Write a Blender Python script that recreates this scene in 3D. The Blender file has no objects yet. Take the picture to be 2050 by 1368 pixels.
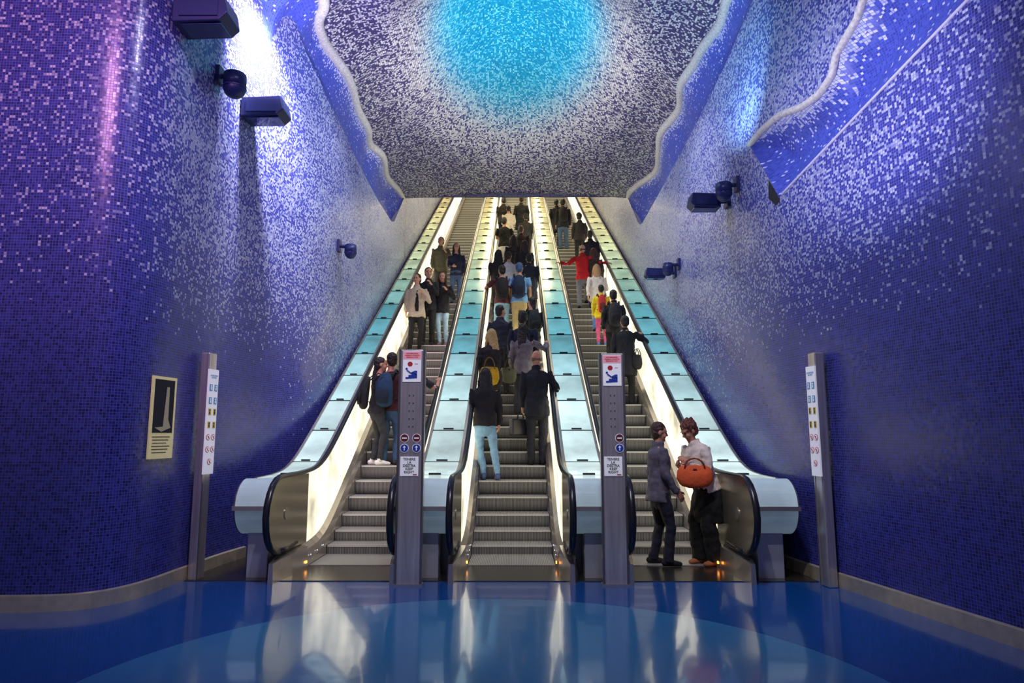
import bpy, bmesh, math, random
from mathutils import Vector, Matrix
random.seed(7)
V=Vector; PI=math.pi; R=math.radians
SC=bpy.context.scene; COL=SC.collection
try:
    SC.view_settings.view_transform='Standard'; SC.view_settings.look='None'; SC.view_settings.exposure=0.0
except Exception: pass
# ---------------------------------------------------------------- camera
F=1340.0; P=R(7.9); YW=R(0.342); CZ=1.5
cf=V((-math.sin(YW)*math.cos(P),math.cos(YW)*math.cos(P),math.sin(P)))
cr=V((math.cos(YW),math.sin(YW),0)); cu=cr.cross(cf)
C0=V((0,0,CZ))
def ray(px,py): return cf+cr*((px-1025)/F)+cu*((684-py)/F)
def proj(p):
    q=V(p)-C0; dz=q.dot(cf); return 1025+F*q.dot(cr)/dz, 684-F*q.dot(cu)/dz
def onz(px,py,z): r=ray(px,py); return C0+r*((z-CZ)/r.z)
def ony(px,py,y): r=ray(px,py); return C0+r*(y/r.y)
cam=bpy.data.cameras.new('camera'); cam.sensor_width=36; cam.lens=F/2050*36; cam.clip_end=200
co=bpy.data.objects.new('camera',cam); COL.objects.link(co); co.location=C0; co.rotation_euler=(PI/2+P,0,YW); SC.camera=co
# ---------------------------------------------------------------- helpers
def lin(c):
    return tuple((x/255/12.92 if x/255<=.04045 else ((x/255+.055)/1.055)**2.4) for x in c)
def interp(pts,x):
    if x<=pts[0][0]: return pts[0][1]
    for (a,b),(c,d) in zip(pts,pts[1:]):
        if x<=c: return b+(d-b)*(x-a)/(c-a) if c>a else d
    return pts[-1][1]
def sm(a,b,x):
    t=max(0,min(1,(x-a)/(b-a))); return t*t*(3-2*t)
def tag(o,label=None,cat=None,group=None,kind=None):
    if label: o['label']=label
    if cat: o['category']=cat
    if group: o['group']=group
    if kind: o['kind']=kind
    return o
def empty(name,loc,rz=0):
    o=bpy.data.objects.new(name,None); COL.objects.link(o); o.location=loc; o.rotation_euler=(0,0,rz); o.empty_display_size=.1; return o
def build(name,bm,mat,parent=None,world=True,smooth=False,bevel=0,recalc=True,sub=None):
    if recalc: bmesh.ops.recalc_face_normals(bm,faces=bm.faces)
    if parent is not None and world:
        bmesh.ops.transform(bm,matrix=(Matrix.Translation(parent.location)@parent.rotation_euler.to_matrix().to_4x4()).inverted(),verts=bm.verts)
    me=bpy.data.meshes.new(name); bm.to_mesh(me); bm.free()
    for m in (mat if isinstance(mat,(list,tuple)) else [mat]): me.materials.append(m)
    if smooth:
        for p in me.polygons: p.use_smooth=True
    o=bpy.data.objects.new(name,me); COL.objects.link(o)
    if parent is not None: o.parent=sub if sub is not None else parent
    if bevel:
        b=o.modifiers.new('bevel','BEVEL'); b.width=bevel; b.segments=2; b.limit_method='ANGLE'
    return o
def box(bm,c,s,rot=None,mi=0):
    g=bmesh.ops.create_cube(bm,size=1)
    M=Matrix.Translation(c)@(rot if rot is not None else Matrix())@Matrix.Diagonal((s[0],s[1],s[2],1))
    bmesh.ops.transform(bm,matrix=M,verts=g['verts'])
    for v in g['verts']:
        for f in v.link_faces: f.material_index=mi
def boxb(x0,x1,y0,y1,z0,z1):
    bm=bmesh.new(); box(bm,((x0+x1)/2,(y0+y1)/2,(z0+z1)/2),(x1-x0,y1-y0,z1-z0)); return bm
def ball(bm,c,r,M=None,u=16,v=10):
    g=bmesh.ops.create_uvsphere(bm,u_segments=u,v_segments=v,radius=1)
    T=(M if M is not None else Matrix())@Matrix.Translation(c)@Matrix.Diagonal((r[0],r[1],r[2],1))
    bmesh.ops.transform(bm,matrix=T,verts=g['verts'])
def cyl(bm,a,b,r,r2=None,n=20):
    a=V(a);b=V(b);d=b-a
    g=bmesh.ops.create_cone(bm,cap_ends=True,segments=n,radius1=r,radius2=r if r2 is None else r2,depth=d.length)
    M=Matrix.Translation((a+b)/2)@d.to_track_quat('Z','Y').to_matrix().to_4x4()
    bmesh.ops.transform(bm,matrix=M,verts=g['verts'])
def loft(bm,pts,xdir=(1,0,0),n=12,cap=True):
    pts=[(V(p[0]),p[1],p[2] if len(p)>2 else p[1]) for p in pts]
    if cap:
        t0=(pts[0][0]-pts[1][0]).normalized(); t1=(pts[-1][0]-pts[-2][0]).normalized()
        a=pts[0]; b=pts[-1]; ra=min(a[1],a[2]); rb=min(b[1],b[2])
        pts=[(a[0]+t0*ra*.9,a[1]*.4,a[2]*.4),(a[0]+t0*ra*.5,a[1]*.83,a[2]*.83)]+pts+[(b[0]+t1*rb*.5,b[1]*.83,b[2]*.83),(b[0]+t1*rb*.9,b[1]*.4,b[2]*.4)]
    xd=V(xdir); rings=[]
    for i,(c,rx,ry) in enumerate(pts):
        t=(pts[min(i+1,len(pts)-1)][0]-pts[max(i-1,0)][0]).normalized()
        ax=xd-t*xd.dot(t)
        if ax.length<.05: ax=V((0,1,0))-t*t.y
        if ax.length<.05: ax=V((0,0,1))
        ax.normalize(); ay=t.cross(ax)
        rings.append([bm.verts.new(c+ax*rx*math.cos(2*PI*k/n)+ay*ry*math.sin(2*PI*k/n)) for k in range(n)])
    for a,b in zip(rings,rings[1:]):
        for k in range(n): bm.faces.new((a[k],a[(k+1)%n],b[(k+1)%n],b[k]))
    bm.faces.new(rings[0][::-1]); bm.faces.new(rings[-1])
def tube(bm,pts,r,n=8): loft(bm,[(p,r) for p in pts],n=n,cap=False)
def prism(bm,poly,axis,t0,t1):
    f=(lambda a,b,t:(t,a,b)) if axis=='x' else ((lambda a,b,t:(a,t,b)) if axis=='y' else (lambda a,b,t:(a,b,t)))
    A=[bm.verts.new(f(a,b,t0)) for a,b in poly]; B=[bm.verts.new(f(a,b,t1)) for a,b in poly]
    n=len(poly); bm.faces.new(A); bm.faces.new(B[::-1])
    for i in range(n): bm.faces.new((A[i],B[i],B[(i+1)%n],A[(i+1)%n]))
# ---------------------------------------------------------------- materials
def newmat(name):
    m=bpy.data.materials.new(name); m.use_nodes=True; nt=m.node_tree; b=nt.nodes['Principled BSDF']; return m,nt,b
MC={}
def plain(name,col,rough=.5,metal=0,bump=0,scale=30,var=.15,emit=0,ecol=None,stretch=None):
    if name in MC: return MC[name]
    m,nt,b=newmat(name); N=nt.nodes;L=nt.links
    tc=N.new('ShaderNodeTexCoord'); nz=N.new('ShaderNodeTexNoise'); nz.inputs['Scale'].default_value=scale; nz.inputs['Detail'].default_value=4
    if stretch:
        mp=N.new('ShaderNodeMapping'); mp.inputs['Scale'].default_value=stretch; L.new(tc.outputs['Object'],mp.inputs[0]); L.new(mp.outputs[0],nz.inputs['Vector'])
    else: L.new(tc.outputs['Object'],nz.inputs['Vector'])
    mx=N.new('ShaderNodeMix'); mx.data_type='RGBA'
    mx.inputs[6].default_value=(*[c*(1-var) for c in col],1); mx.inputs[7].default_value=(*[min(1,c*(1+var)) for c in col],1)
    L.new(nz.outputs['Fac'],mx.inputs[0]); L.new(mx.outputs[2],b.inputs['Base Color'])
    b.inputs['Roughness'].default_value=rough; b.inputs['Metallic'].default_value=metal
    if bump:
        bp=N.new('ShaderNodeBump'); bp.inputs['Strength'].default_value=bump; bp.inputs['Distance'].default_value=.02
        L.new(nz.outputs['Fac'],bp.inputs['Height']); L.new(bp.outputs[0],b.inputs['Normal'])
    if emit:
        b.inputs['Emission Color'].default_value=(*(ecol or col),1); b.inputs['Emission Strength'].default_value=emit
    MC[name]=m; return m
def fabric(c): return plain('fabric_%d_%d_%d'%c,lin(c),.85,0,.7,12,.35)
def skinm(c=(205,150,120)): return plain('skin_%d_%d_%d'%c,lin(c),.5,0,0,20,.06)
def hairm(c): return plain('hair_%d_%d_%d'%c,lin(c),.5,0,.6,70,.45)
steel=plain('brushed_steel',(.52,.47,.42),.26,.8,.03,60)
steel_p=plain('pale_steel',(.46,.46,.50),.35,.35,.03,60)
steel_d=plain('dark_steel',(.16,.15,.16),.32,.6,.03,60)
pill=plain('pillar_steel',(.56,.51,.50),.22,.65,.08,30,.5,stretch=(1,1,.04))
bronze=plain('bronze_panel',(.46,.41,.28),.2,.75,.03,40)
brass=plain('brass_base',(.72,.62,.42),.3,.55,.03,12,.3)
rubber=plain('black_rubber',(.012,.012,.016),.28)
black=plain('black_paint',(.01,.01,.012),.45)
white=plain('sign_white',(.8,.8,.85),.5,0,0,5,.03,.25)
red=plain('sign_red',(.55,.02,.03),.5); dred=plain('sign_dark_red',(.16,.02,.03),.5); bluem=plain('sign_blue',(.02,.06,.40),.5); pink=plain('sign_pink',(.85,.35,.42),.5,emit=.2)
yellow=plain('sign_yellow',(.80,.62,.12),.5); cyanm=plain('sign_cyan',(.06,.32,.55),.5); tbk=plain('ink',(.01,.01,.02),.6)
navyl=plain('lamp_navy',(.014,.022,.12),.38,.1); glassd=plain('lamp_glass',(.04,.055,.18),.1)
def mosaic(name,cA,cB,lA,lB,grout,tile=.033,rough=.24,cyan=None,wob=.035,noisek=.6):
    m,nt,b=newmat(name); N=nt.nodes;L=nt.links
    def vm(op,a,bb=None,s=None):
        n=N.new('ShaderNodeVectorMath'); n.operation=op; L.new(a,n.inputs[0])
        if bb is not None:
            if isinstance(bb,tuple): n.inputs[1].default_value=bb
            else: L.new(bb,n.inputs[1])
        if s is not None: n.inputs['Scale'].default_value=s
        return n.outputs[0]
    def mt(op,a,bb=None):
        n=N.new('ShaderNodeMath'); n.operation=op
        for i,q in enumerate((a,bb)):
            if q is None: continue
            if isinstance(q,(int,float)): n.inputs[i].default_value=q
            else: L.new(q,n.inputs[i])
        return n.outputs[0]
    def mix(f,a,bb):
        n=N.new('ShaderNodeMix'); n.data_type='RGBA'; L.new(f,n.inputs[0])
        for i,q in ((6,a),(7,bb)):
            if isinstance(q,tuple): n.inputs[i].default_value=(*q,1)
            else: L.new(q,n.inputs[i])
        return n.outputs[2]
    uv=N.new('ShaderNodeUVMap'); sc=vm('SCALE',uv.outputs[0],s=1/tile); fl=vm('FLOOR',sc); fr=vm('FRACTION',sc)
    wn=N.new('ShaderNodeTexWhiteNoise'); wn.noise_dimensions='3D'; L.new(fl,wn.inputs[0])
    fr2=vm('ABSOLUTE',vm('SUBTRACT',fr,(.5,.5,.5)))
    sp=N.new('ShaderNodeSeparateXYZ'); L.new(fr2,sp.inputs[0])
    gm=mt('GREATER_THAN',mt('MAXIMUM',sp.outputs[0],sp.outputs[1]),.43)
    ln=N.new('ShaderNodeTexNoise'); ln.inputs['Scale'].default_value=.05; ln.inputs['Detail'].default_value=5; ln.inputs['Roughness'].default_value=.6; L.new(fl,ln.inputs['Vector'])
    at=N.new('ShaderNodeAttribute'); at.attribute_name='dens'
    k=mt('ADD',mt('MULTIPLY',mt('SUBTRACT',ln.outputs['Fac'],.5),noisek*3),1.0)
    dn=mt('MULTIPLY',at.outputs['Fac'],mt('MAXIMUM',k,0.03))
    lm=mt('LESS_THAN',wn.outputs['Value'],dn)
    sc2=N.new('ShaderNodeSeparateColor'); L.new(wn.outputs['Color'],sc2.inputs[0])
    base=mix(sc2.outputs[0],cA,cB); light=mix(sc2.outputs[1],lA,lB)
    if cyan:
        a2=N.new('ShaderNodeAttribute'); a2.attribute_name='cyan'
        cy=mix(sc2.outputs[0],cyan[0],cyan[1]); base=mix(a2.outputs['Fac'],base,cy)
        light=mix(a2.outputs['Fac'],light,mix(sc2.outputs[1],cyan[2],cyan[3]))
    col=mix(lm,base,light)
    g2=grout
    if cyan: g2=mix(a2.outputs['Fac'],grout,(.0,.24,.40))
    col=mix(gm,col,g2); L.new(col,b.inputs['Base Color'])
    ro=mt('ADD',mt('MULTIPLY',gm,.3),rough); L.new(ro,b.inputs['Roughness'])
    ge=N.new('ShaderNodeNewGeometry')
    wv=vm('SCALE',vm('SUBTRACT',wn.outputs['Color'],(.5,.5,.5)),s=wob)
    L.new(vm('NORMALIZE',vm('ADD',ge.outputs['Normal'],wv)),b.inputs['Normal'])
    return m
M_wall=mosaic('blue_mosaic',(.012,.014,.12),(.05,.055,.36),(.15,.17,.40),(.56,.60,.76),(.105,.115,.34),tile=.027,rough=.25,wob=.08,noisek=.55)
M_ceil=mosaic('ceiling_mosaic',(.008,.007,.045),(.04,.028,.17),(.34,.32,.38),(.84,.82,.78),(.11,.10,.15),tile=.032,cyan=((.0,.08,.24),(.0,.27,.46),(.0,.32,.50),(.22,.62,.74)),noisek=.3,rough=.35)
M_rec=mosaic('ribbon_mosaic',(.02,.035,.34),(.06,.10,.58),(.30,.36,.74),(.78,.80,.88),(.12,.15,.46),tile=.028,noisek=.3,rough=.42)
M_rim=plain('rim_mosaic_pale',(.62,.60,.56),.5,0,.3,32,.6)
# floor
m,nt,b=newmat('blue_floor'); N=nt.nodes;L=nt.links
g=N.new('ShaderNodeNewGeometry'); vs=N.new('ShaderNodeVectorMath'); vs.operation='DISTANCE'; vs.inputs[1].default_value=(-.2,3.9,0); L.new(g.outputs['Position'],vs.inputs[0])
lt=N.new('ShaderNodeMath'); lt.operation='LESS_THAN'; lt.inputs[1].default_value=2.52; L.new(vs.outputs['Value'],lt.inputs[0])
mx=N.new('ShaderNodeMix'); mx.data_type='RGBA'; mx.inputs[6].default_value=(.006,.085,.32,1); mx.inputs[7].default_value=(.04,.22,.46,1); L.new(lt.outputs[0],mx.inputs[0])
nz=N.new('ShaderNodeTexNoise'); nz.inputs['Scale'].default_value=1.3; nz.inputs['Detail'].default_value=6; L.new(g.outputs['Position'],nz.inputs['Vector'])
mr=N.new('ShaderNodeMapRange'); mr.inputs[3].default_value=.09; mr.inputs[4].default_value=.20; L.new(nz.outputs['Fac'],mr.inputs[0]); L.new(mr.outputs[0],b.inputs['Roughness'])
n3=N.new('ShaderNodeTexNoise'); n3.inputs['Scale'].default_value=4; n3.inputs['Detail'].default_value=5; L.new(g.outputs['Position'],n3.inputs['Vector'])
bp=N.new('ShaderNodeBump'); bp.inputs['Strength'].default_value=.14; bp.inputs['Distance'].default_value=.015; L.new(n3.outputs['Fac'],bp.inputs['Height']); L.new(bp.outputs[0],b.inputs['Normal'])
L.new(mx.outputs[2],b.inputs['Base Color']); b.inputs['Coat Weight'].default_value=.5; b.inputs['Coat Roughness'].default_value=.05; M_floor=m
def stepmat(name,c1,c2,rough,grad=False):
    m,nt,b=newmat(name); N=nt.nodes;L=nt.links
    tc=N.new('ShaderNodeTexCoord'); sx=N.new('ShaderNodeSeparateXYZ'); L.new(tc.outputs['Object'],sx.inputs[0])
    a=N.new('ShaderNodeMath'); a.operation='MULTIPLY'; a.inputs[1].default_value=50; L.new(sx.outputs[0],a.inputs[0])
    f=N.new('ShaderNodeMath'); f.operation='FRACT'; L.new(a.outputs[0],f.inputs[0])
    gt=N.new('ShaderNodeMath'); gt.operation='GREATER_THAN'; gt.inputs[1].default_value=.5; L.new(f.outputs[0],gt.inputs[0])
    mx=N.new('ShaderNodeMix'); mx.data_type='RGBA'; mx.inputs[6].default_value=(*c1,1); mx.inputs[7].default_value=(*c2,1); L.new(gt.outputs[0],mx.inputs[0])
    out=mx.outputs[2]
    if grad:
        mr=N.new('ShaderNodeMapRange'); mr.inputs[1].default_value=-.20; mr.inputs[2].default_value=-.09; mr.inputs[3].default_value=.10; mr.inputs[4].default_value=1; L.new(sx.outputs[2],mr.inputs[0])  # riser fades to near black at its foot: shade between steps as colour
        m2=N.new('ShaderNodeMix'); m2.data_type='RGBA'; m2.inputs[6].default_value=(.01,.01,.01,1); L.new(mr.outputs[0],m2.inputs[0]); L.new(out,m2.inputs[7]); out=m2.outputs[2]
    L.new(out,b.inputs['Base Color']); b.inputs['Roughness'].default_value=rough; b.inputs['Metallic'].default_value=.4; return m
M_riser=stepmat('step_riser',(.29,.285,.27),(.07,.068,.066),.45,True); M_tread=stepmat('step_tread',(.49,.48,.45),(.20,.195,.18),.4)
M_nose=plain('step_nosing',(.60,.585,.53),.4,.3)
def emis(name,c,s,basec=.3,lo=.55,hi=1.3,rough=.15):
    if name in MC: return MC[name]
    m,nt,b=newmat(name); N=nt.nodes;L=nt.links
    b.inputs['Base Color'].default_value=(*[x*basec for x in c],1); b.inputs['Roughness'].default_value=rough
    tc=N.new('ShaderNodeTexCoord'); nz=N.new('ShaderNodeTexNoise'); nz.inputs['Scale'].default_value=1.6; nz.inputs['Detail'].default_value=4; L.new(tc.outputs['Object'],nz.inputs['Vector'])
    mr=N.new('ShaderNodeMapRange'); mr.inputs[1].default_value=.3; mr.inputs[2].default_value=.7; mr.inputs[3].default_value=s*lo; mr.inputs[4].default_value=s*hi; L.new(nz.outputs['Fac'],mr.inputs[0]); L.new(mr.outputs[0],b.inputs['Emission Strength'])
    b.inputs['Emission Color'].default_value=(*c,1); MC[name]=m; return m
M_cream=emis('cream_light_panel',(1,.92,.68),1.4,.3,.35,1.5)
# ---------------------------------------------------------------- shell
def catmull(p,sub=5):
    out=[]; p=[V(q) for q in p]
    for i in range(len(p)-1):
        a=p[max(i-1,0)];b_=p[i];c=p[i+1];d=p[min(i+2,len(p)-1)]
        for k in range(sub):
            t=k/sub; out.append(.5*((2*b_)+(c-a)*t+(2*a-5*b_+4*c-d)*t*t+(3*b_-a-3*c+d)*t**3))
    out.append(p[-1]); return out
def sheet(name,rows,uvs,dens,mat,cyan=None,kind='structure',parent=None):
    bm=bmesh.new(); uvl=bm.loops.layers.uv.new('UVMap'); dl=bm.verts.layers.float.new('dens'); cl=bm.verts.layers.float.new('cyan')
    G=[]
    for i,row in enumerate(rows):
        g=[]
        for j,p in enumerate(row):
            v=bm.verts.new(p); v[dl]=dens(p,i,j); v[cl]=cyan(p) if cyan else 0; g.append(v)
        G.append(g)
    UV={}
    for i in range(len(G)):
        for j in range(len(G[i])): UV[G[i][j]]=uvs[i][j]
    for i in range(len(G)-1):
        for j in range(len(G[i])-1):
            f=bm.faces.new((G[i][j],G[i+1][j],G[i+1][j+1],G[i][j+1])); f.smooth=True
            for l in f.loops: l[uvl].uv=UV[l.vert]
    o=build(name,bm,mat,parent,recalc=False)
    if kind: o['kind']=kind
    return o
def wall(name,path,zlo,zhi,nz,dens,mat):
    u=0;rows=[];uvs=[]
    for i,p in enumerate(path):
        if i: u+=(path[i]-path[i-1]).length
        a=zlo(p.y) if callable(zlo) else zlo; c=zhi(p.y) if callable(zhi) else zhi
        zs=[a+(c-a)*k/nz for k in range(nz+1)]
        rows.append([V((p.x,p.y,z)) for z in zs]); uvs.append([(u+50,z) for z in zs])
    return sheet(name,rows,uvs,dens,mat)
def densify(path,step=.25):
    out=[path[0]]
    for a,b_ in zip(path,path[1:]):
        n=max(1,int((b_-a).length/step))
        for k in range(1,n+1): out.append(a.lerp(b_,k/n))
    return out
SOF=lambda y:7.85+.577*(y-17.4)
LPB=densify(catmull([(-9,5.6),(-6,5.85),(-4.7,5.93),(-4.15,5.95),(-3.85,6.0),(-3.66,6.13),(-3.55,6.35),(-3.50,6.6),(-3.48,6.9),(-3.46,7.3),(-3.42,8),(-3.25,9),(-3.05,10),(-2.98,11),(-2.98,14),(-2.98,17.4),(-2.98,33.5)],6),.2)
LPT=[(p.y,p.x) for p in LPB if p.y>6.05 and p.x>-3.9]
def xl(y): return interp(LPT,y)
RIBY=[7.0+.05*i for i in range(208)]+[17.35]
LP=[p for p in LPB if p.y<6.98 or p.x<-3.9]+[V((xl(y),y)) for y in RIBY]+[p for p in LPB if p.y>17.4]
RP=densify(catmull([(4.6,-2),(3.95,3),(3.58,4.97),(3.22,6.93),(3.08,7.8),(3.02,9),(2.98,11),(2.98,14),(2.98,17.4),(2.98,33.5)],6),.2)
RPT=[(p.y,p.x) for p in RP]
def xr(y): return interp(RPT,y)
def hit(px,py,side,off=0):
    r=ray(px,py); lo,hi=.5,60
    f=(lambda q:q.x-(xr(q.y)-off)) if side>0 else (lambda q:(xl(q.y)+off)-q.x)
    for _ in range(50):
        t=(lo+hi)/2; q=C0+r*t
        if f(q)>0: hi=t
        else: lo=t
    return C0+r*lo
lo_l=[(540,150),(538,110),(545,70),(558,40),(574,28),(592,44),(612,104),(658,205),(706,305),(756,400),(784,444)]
LT=sorted([(q.y,q.z) for q in (hit(*a,-1) for a in lo_l)])
ltop=[(6.9,8.3),(LT[0][0]-.45,7.6)]+LT+[(LT[-1][0]+.35,LT[-1][1]+.12),(17.2,7.8)]
def lz(y):
    if y>17.36: return SOF(y)+.35
    return interp(ltop,y)
def dwall(p,side):
    z=p.z;y=p.y
    NZl=max(0,.577*(y-8.65))
    zz=z+.10*(y-9 if y>9 else 0)
    d=sm(2.35,4.1,zz)*.64*(1-.22*sm(5.2,7.2,z))
    d+=sm(9.0,14.5,y)*.45*sm(.9,2.6,z-NZl+.8)
    if y>17.4: d=.85
    return d
def dl_(p,i,j):
    d=dwall(p,-1)
    f=sm(6.9,6.0,p.y) if p.x>-3.6 else 1
    dn=sm(2.5,3.7,p.z)*.11+sm(3.6,4.8,p.z)*.12
    return d*(1-f)+dn*f
wall('wall_left',LP,0,lz,40,dl_,M_wall)
up_px=[(1500,290),(1522,262),(1560,230),(1604,214),(1640,188),(1664,150),(1672,110),(1694,72),(1716,34),(1730,-15),(1790,-80),(1850,-130),(1900,-220),(1980,-300)]
lo_px=[(1500,292),(1518,320),(1545,368),(1560,396),(1750,196),(1940,-2),(2150,-215)]
UP=sorted([(q.y,q.z) for q in (hit(*a,1) for a in up_px)]); LO=sorted([(q.y,q.z) for q in (hit(*a,1) for a in lo_px)])
ytip=UP[-1][0]
zup=lambda y:interp(UP,y) if y<ytip else UP[-1][1]
zlo_=lambda y:interp(LO,y) if y<ytip else UP[-1][1]
RT=sorted([(q.y,q.z) for q in (hit(*a,1) for a in [(1284,450),(1310,404),(1362,309),(1414,209),(1462,108),(1508,0),(1538,-60)])]); RT=RT+[(RT[-1][0]+.35,RT[-1][1]+.12),(17.2,7.8)]
def rz(y):
    if y>17.36: return SOF(y)+.35
    return interp(RT,y) if y>=RT[0][0] else RT[0][1]
def dr_(p,i,j):
    d=dwall(p,1)
    if p.y<7.5: d*=.32+.68*sm(4.5,7.5,p.y)
    return d
def dr2(p,i,j): return dwall(p,1)*1.1
RPs=[p for p in RP if abs(p.y-ytip)>.03]+[V((xr(ytip),ytip))]
for y,z in UP+LO:
    if y<ytip-.01: RPs.append(V((xr(y),y)))
RPs=sorted(RPs,key=lambda p:p.y)
RPs=[p for i,p in enumerate(RPs) if i==0 or p.y-RPs[i-1].y>.012]
wall('wall_right',RPs,0,zlo_,30,dr_,M_wall)
tag(wall('wall_right_upper',[p for p in RPs if p.y>1.5],zup,rz,16,dr2,M_wall),kind='structure')
rows=[];uvs=[]
fy=[p.y for p in RPs if 1.5<p.y<=ytip]
for y in fy:
    a=zup(y); c=zlo_(y); h=a-c; row=[];uv=[]
    for j in range(15):
        t=j/14; q=V((xr(y)+.26*min(1,h/.6)*math.sin(PI*t) if 0<t<1 else xr(y),y,a+(c-a)*t)); row.append(q); uv.append((y+50,q.z*1.15+3))
    rows.append(row);uvs.append(uv)
sheet('wall_right_flap',rows,uvs,lambda p,i,j:(.95 if j<2 else .5 if j<3 else .14 if j<6 else .05),M_rec)
bm=bmesh.new(); loft(bm,[((xr(y)-.005,y,zlo_(y)),.014) for y in fy if y<hit(1560,396,1).y],cap=False,n=8); tag(build('trim_1',bm,plain('pale_edge',(.55,.55,.75),.4)),kind='structure')
fyd=[fy[0]+(ytip-fy[0])*k/80 for k in range(81)]
bm=bmesh.new(); loft(bm,[((xr(y)+.01,y,zup(y)),.042) for y in fyd],cap=True,n=8); tag(build('trim_2',bm,M_rim,smooth=True),kind='structure')
bm=bmesh.new(); pv=[hit(a,b_,1) for a,b_ in ((1540,358),(1563,399),(1556,412),(1541,398))]; fr_=[bm.verts.new(q+V((-.012,0,0))) for q in pv]; bm.faces.new(fr_); tag(build('flap_tip_shade',bm,black),kind='structure')  # flat black patch: the dark gap's shade under the flap tip as colour
# ceiling
CZL=7.85
lw=[(560,-260),(600,-130),(628,-60),(652,0),(640,40),(655,85),(690,135),(705,165),(718,215),(738,255),(742,285),(768,310),(775,350),(800,380),(806,403)]
rw=[(1530,-260),(1490,-130),(1470,-60),(1452,0),(1438,45),(1405,90),(1390,120),(1362,165),(1358,215),(1322,262),(1318,300),(1312,340),(1275,368),(1258,385),(1254,403)]
def smoothline(pts):
    q=sorted([(p.y,p.x) for p in (onz(a,b_,CZL-.02) for a,b_ in pts)]); c=catmull(q,5); out=[(c[0].x,c[0].y)]
    for v in c[1:]:
        if v.x>out[-1][0]+.005: out.append((v.x,v.y))
    return out
LW=smoothline(lw); RW=smoothline(rw)
YE=17.4; CC=(0.03,11.7)
def cr_(x,y): return math.hypot((x-CC[0])/1.62,(y-CC[1])/2.95)
def edges(y):
    xa=interp(LW,y); xb=interp(RW,y)
    if y>YE-.6: xa+=( -3.02-xa)*sm(YE-.6,YE,y); xb+=(3.02-xb)*sm(YE-.6,YE,y)
    return xa,xb
rows=[];uvs=[]
ny=150;nx=60
for i in range(ny+1):
    y=3+(YE-3)*i/ny; xa,xb=edges(y)
    row=[];uv=[]
    for j in range(nx+1):
        s=j/nx; x=xa+(xb-xa)*s; r=cr_(x,y)
        z=CZL+1.5*(1-sm(.15,1.55,r))+.35*(1-sm(1.0,2.6,r))
        e=min(x-xa,xb-x); w_=sm(.5,0,e); z=z*(1-w_)+(CZL-.02)*w_
        row.append(V((x,y,z))); uv.append((x+20,y))
    rows.append(row);uvs.append(uv)
def dc(p,i,j):
    r=cr_(p.x,p.y); d=.42+.40*(1-sm(.95,1.8,r))
    if r<1.05: d=.82-.52*sm(1.05,.45,r)
    return d
sheet('ceiling',rows,uvs,dc,M_ceil,cyan=lambda p:sm(1.22,.72,cr_(p.x,p.y)))
def ribbon(name,ys,side,tn):
    rows=[];uvs=[]
    for y in ys:
        e=edges(y)[0 if side<0 else 1]; a=V((e,y,CZL-.02)); c=V(((xl(y) if side<0 else xr(y))+side*.10*sm(16.8,16.0,y)*sm(8.9,9.8,y),y,(lz(y) if side<0 else rz(y))-.02))
        if c.z>a.z-.05: c.z=a.z-.05
        row=[];uv=[];h=(a-c).length
        for j in range(13):
            t=j/12; q=a.lerp(c,t); q.x+=side*.18*math.sin(PI*t)*min(1,h); row.append(q); uv.append((y+90,q.z*1.1+3))
        rows.append(row);uvs.append(uv)
    sheet(name,rows,uvs,lambda p,i,j:(.85 if j<2 else .35 if j<3 else .05),M_rec)
    bm=bmesh.new(); loft(bm,[((edges(y)[0 if side<0 else 1]+side*.02,y,CZL-.06),.085) for y in ys if y<17.3],n=10); tag(build(tn,bm,M_rim,smooth=True),kind='structure')
ribbon('wall_left_ribbon',RIBY,-1,'trim_3')
ribbon('wall_right_ribbon',[5.0+.1*i for i in range(124)]+[17.35],1,'trim_4')
rows=[[V((x,y,SOF(y))) for x in (-3.1,0,3.1)] for y in (17.4,20,25,33.5)]
sheet('ceiling_upper',rows,[[(p.x+20,p.y*1.15) for p in r] for r in rows],lambda p,i,j:.6,M_ceil)
bm=boxb(-3.2,3.2,33.4,33.5,10,18); tag(build('wall_far',bm,M_rec),kind='structure')
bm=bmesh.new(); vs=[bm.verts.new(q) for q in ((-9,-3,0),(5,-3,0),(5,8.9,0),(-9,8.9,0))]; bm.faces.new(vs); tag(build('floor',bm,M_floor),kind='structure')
bm=boxb(-3.42,3.1,7.15,8.7,-.05,.008); tag(build('floor_landing_plate',bm,plain('landing_metal',(.12,.11,.10),.2,.8,.05,25)),kind='structure')
def baseb(name,path,off):
    bm=bmesh.new(); prev=None
    for i,p in enumerate(path):
        t=(path[min(i+1,len(path)-1)]-path[max(i-1,0)]).normalized(); n=V((t.y,-t.x))*off
        q=p+n; ring=[bm.verts.new(a) for a in ((p.x,p.y,0),(q.x,q.y,0),(q.x,q.y,.13),(p.x,p.y,.14))]
        if prev:
            for k in range(4): bm.faces.new((prev[k],ring[k],ring[(k+1)%4],prev[(k+1)%4]))
        prev=ring
    tag(build(name,bm,brass,smooth=False),kind='structure')
baseb('baseboard_left',[p for p in LPB if p.y<8.6],.03); baseb('baseboard_right',[p for p in RP if p.y<8.6],-.03)
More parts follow.
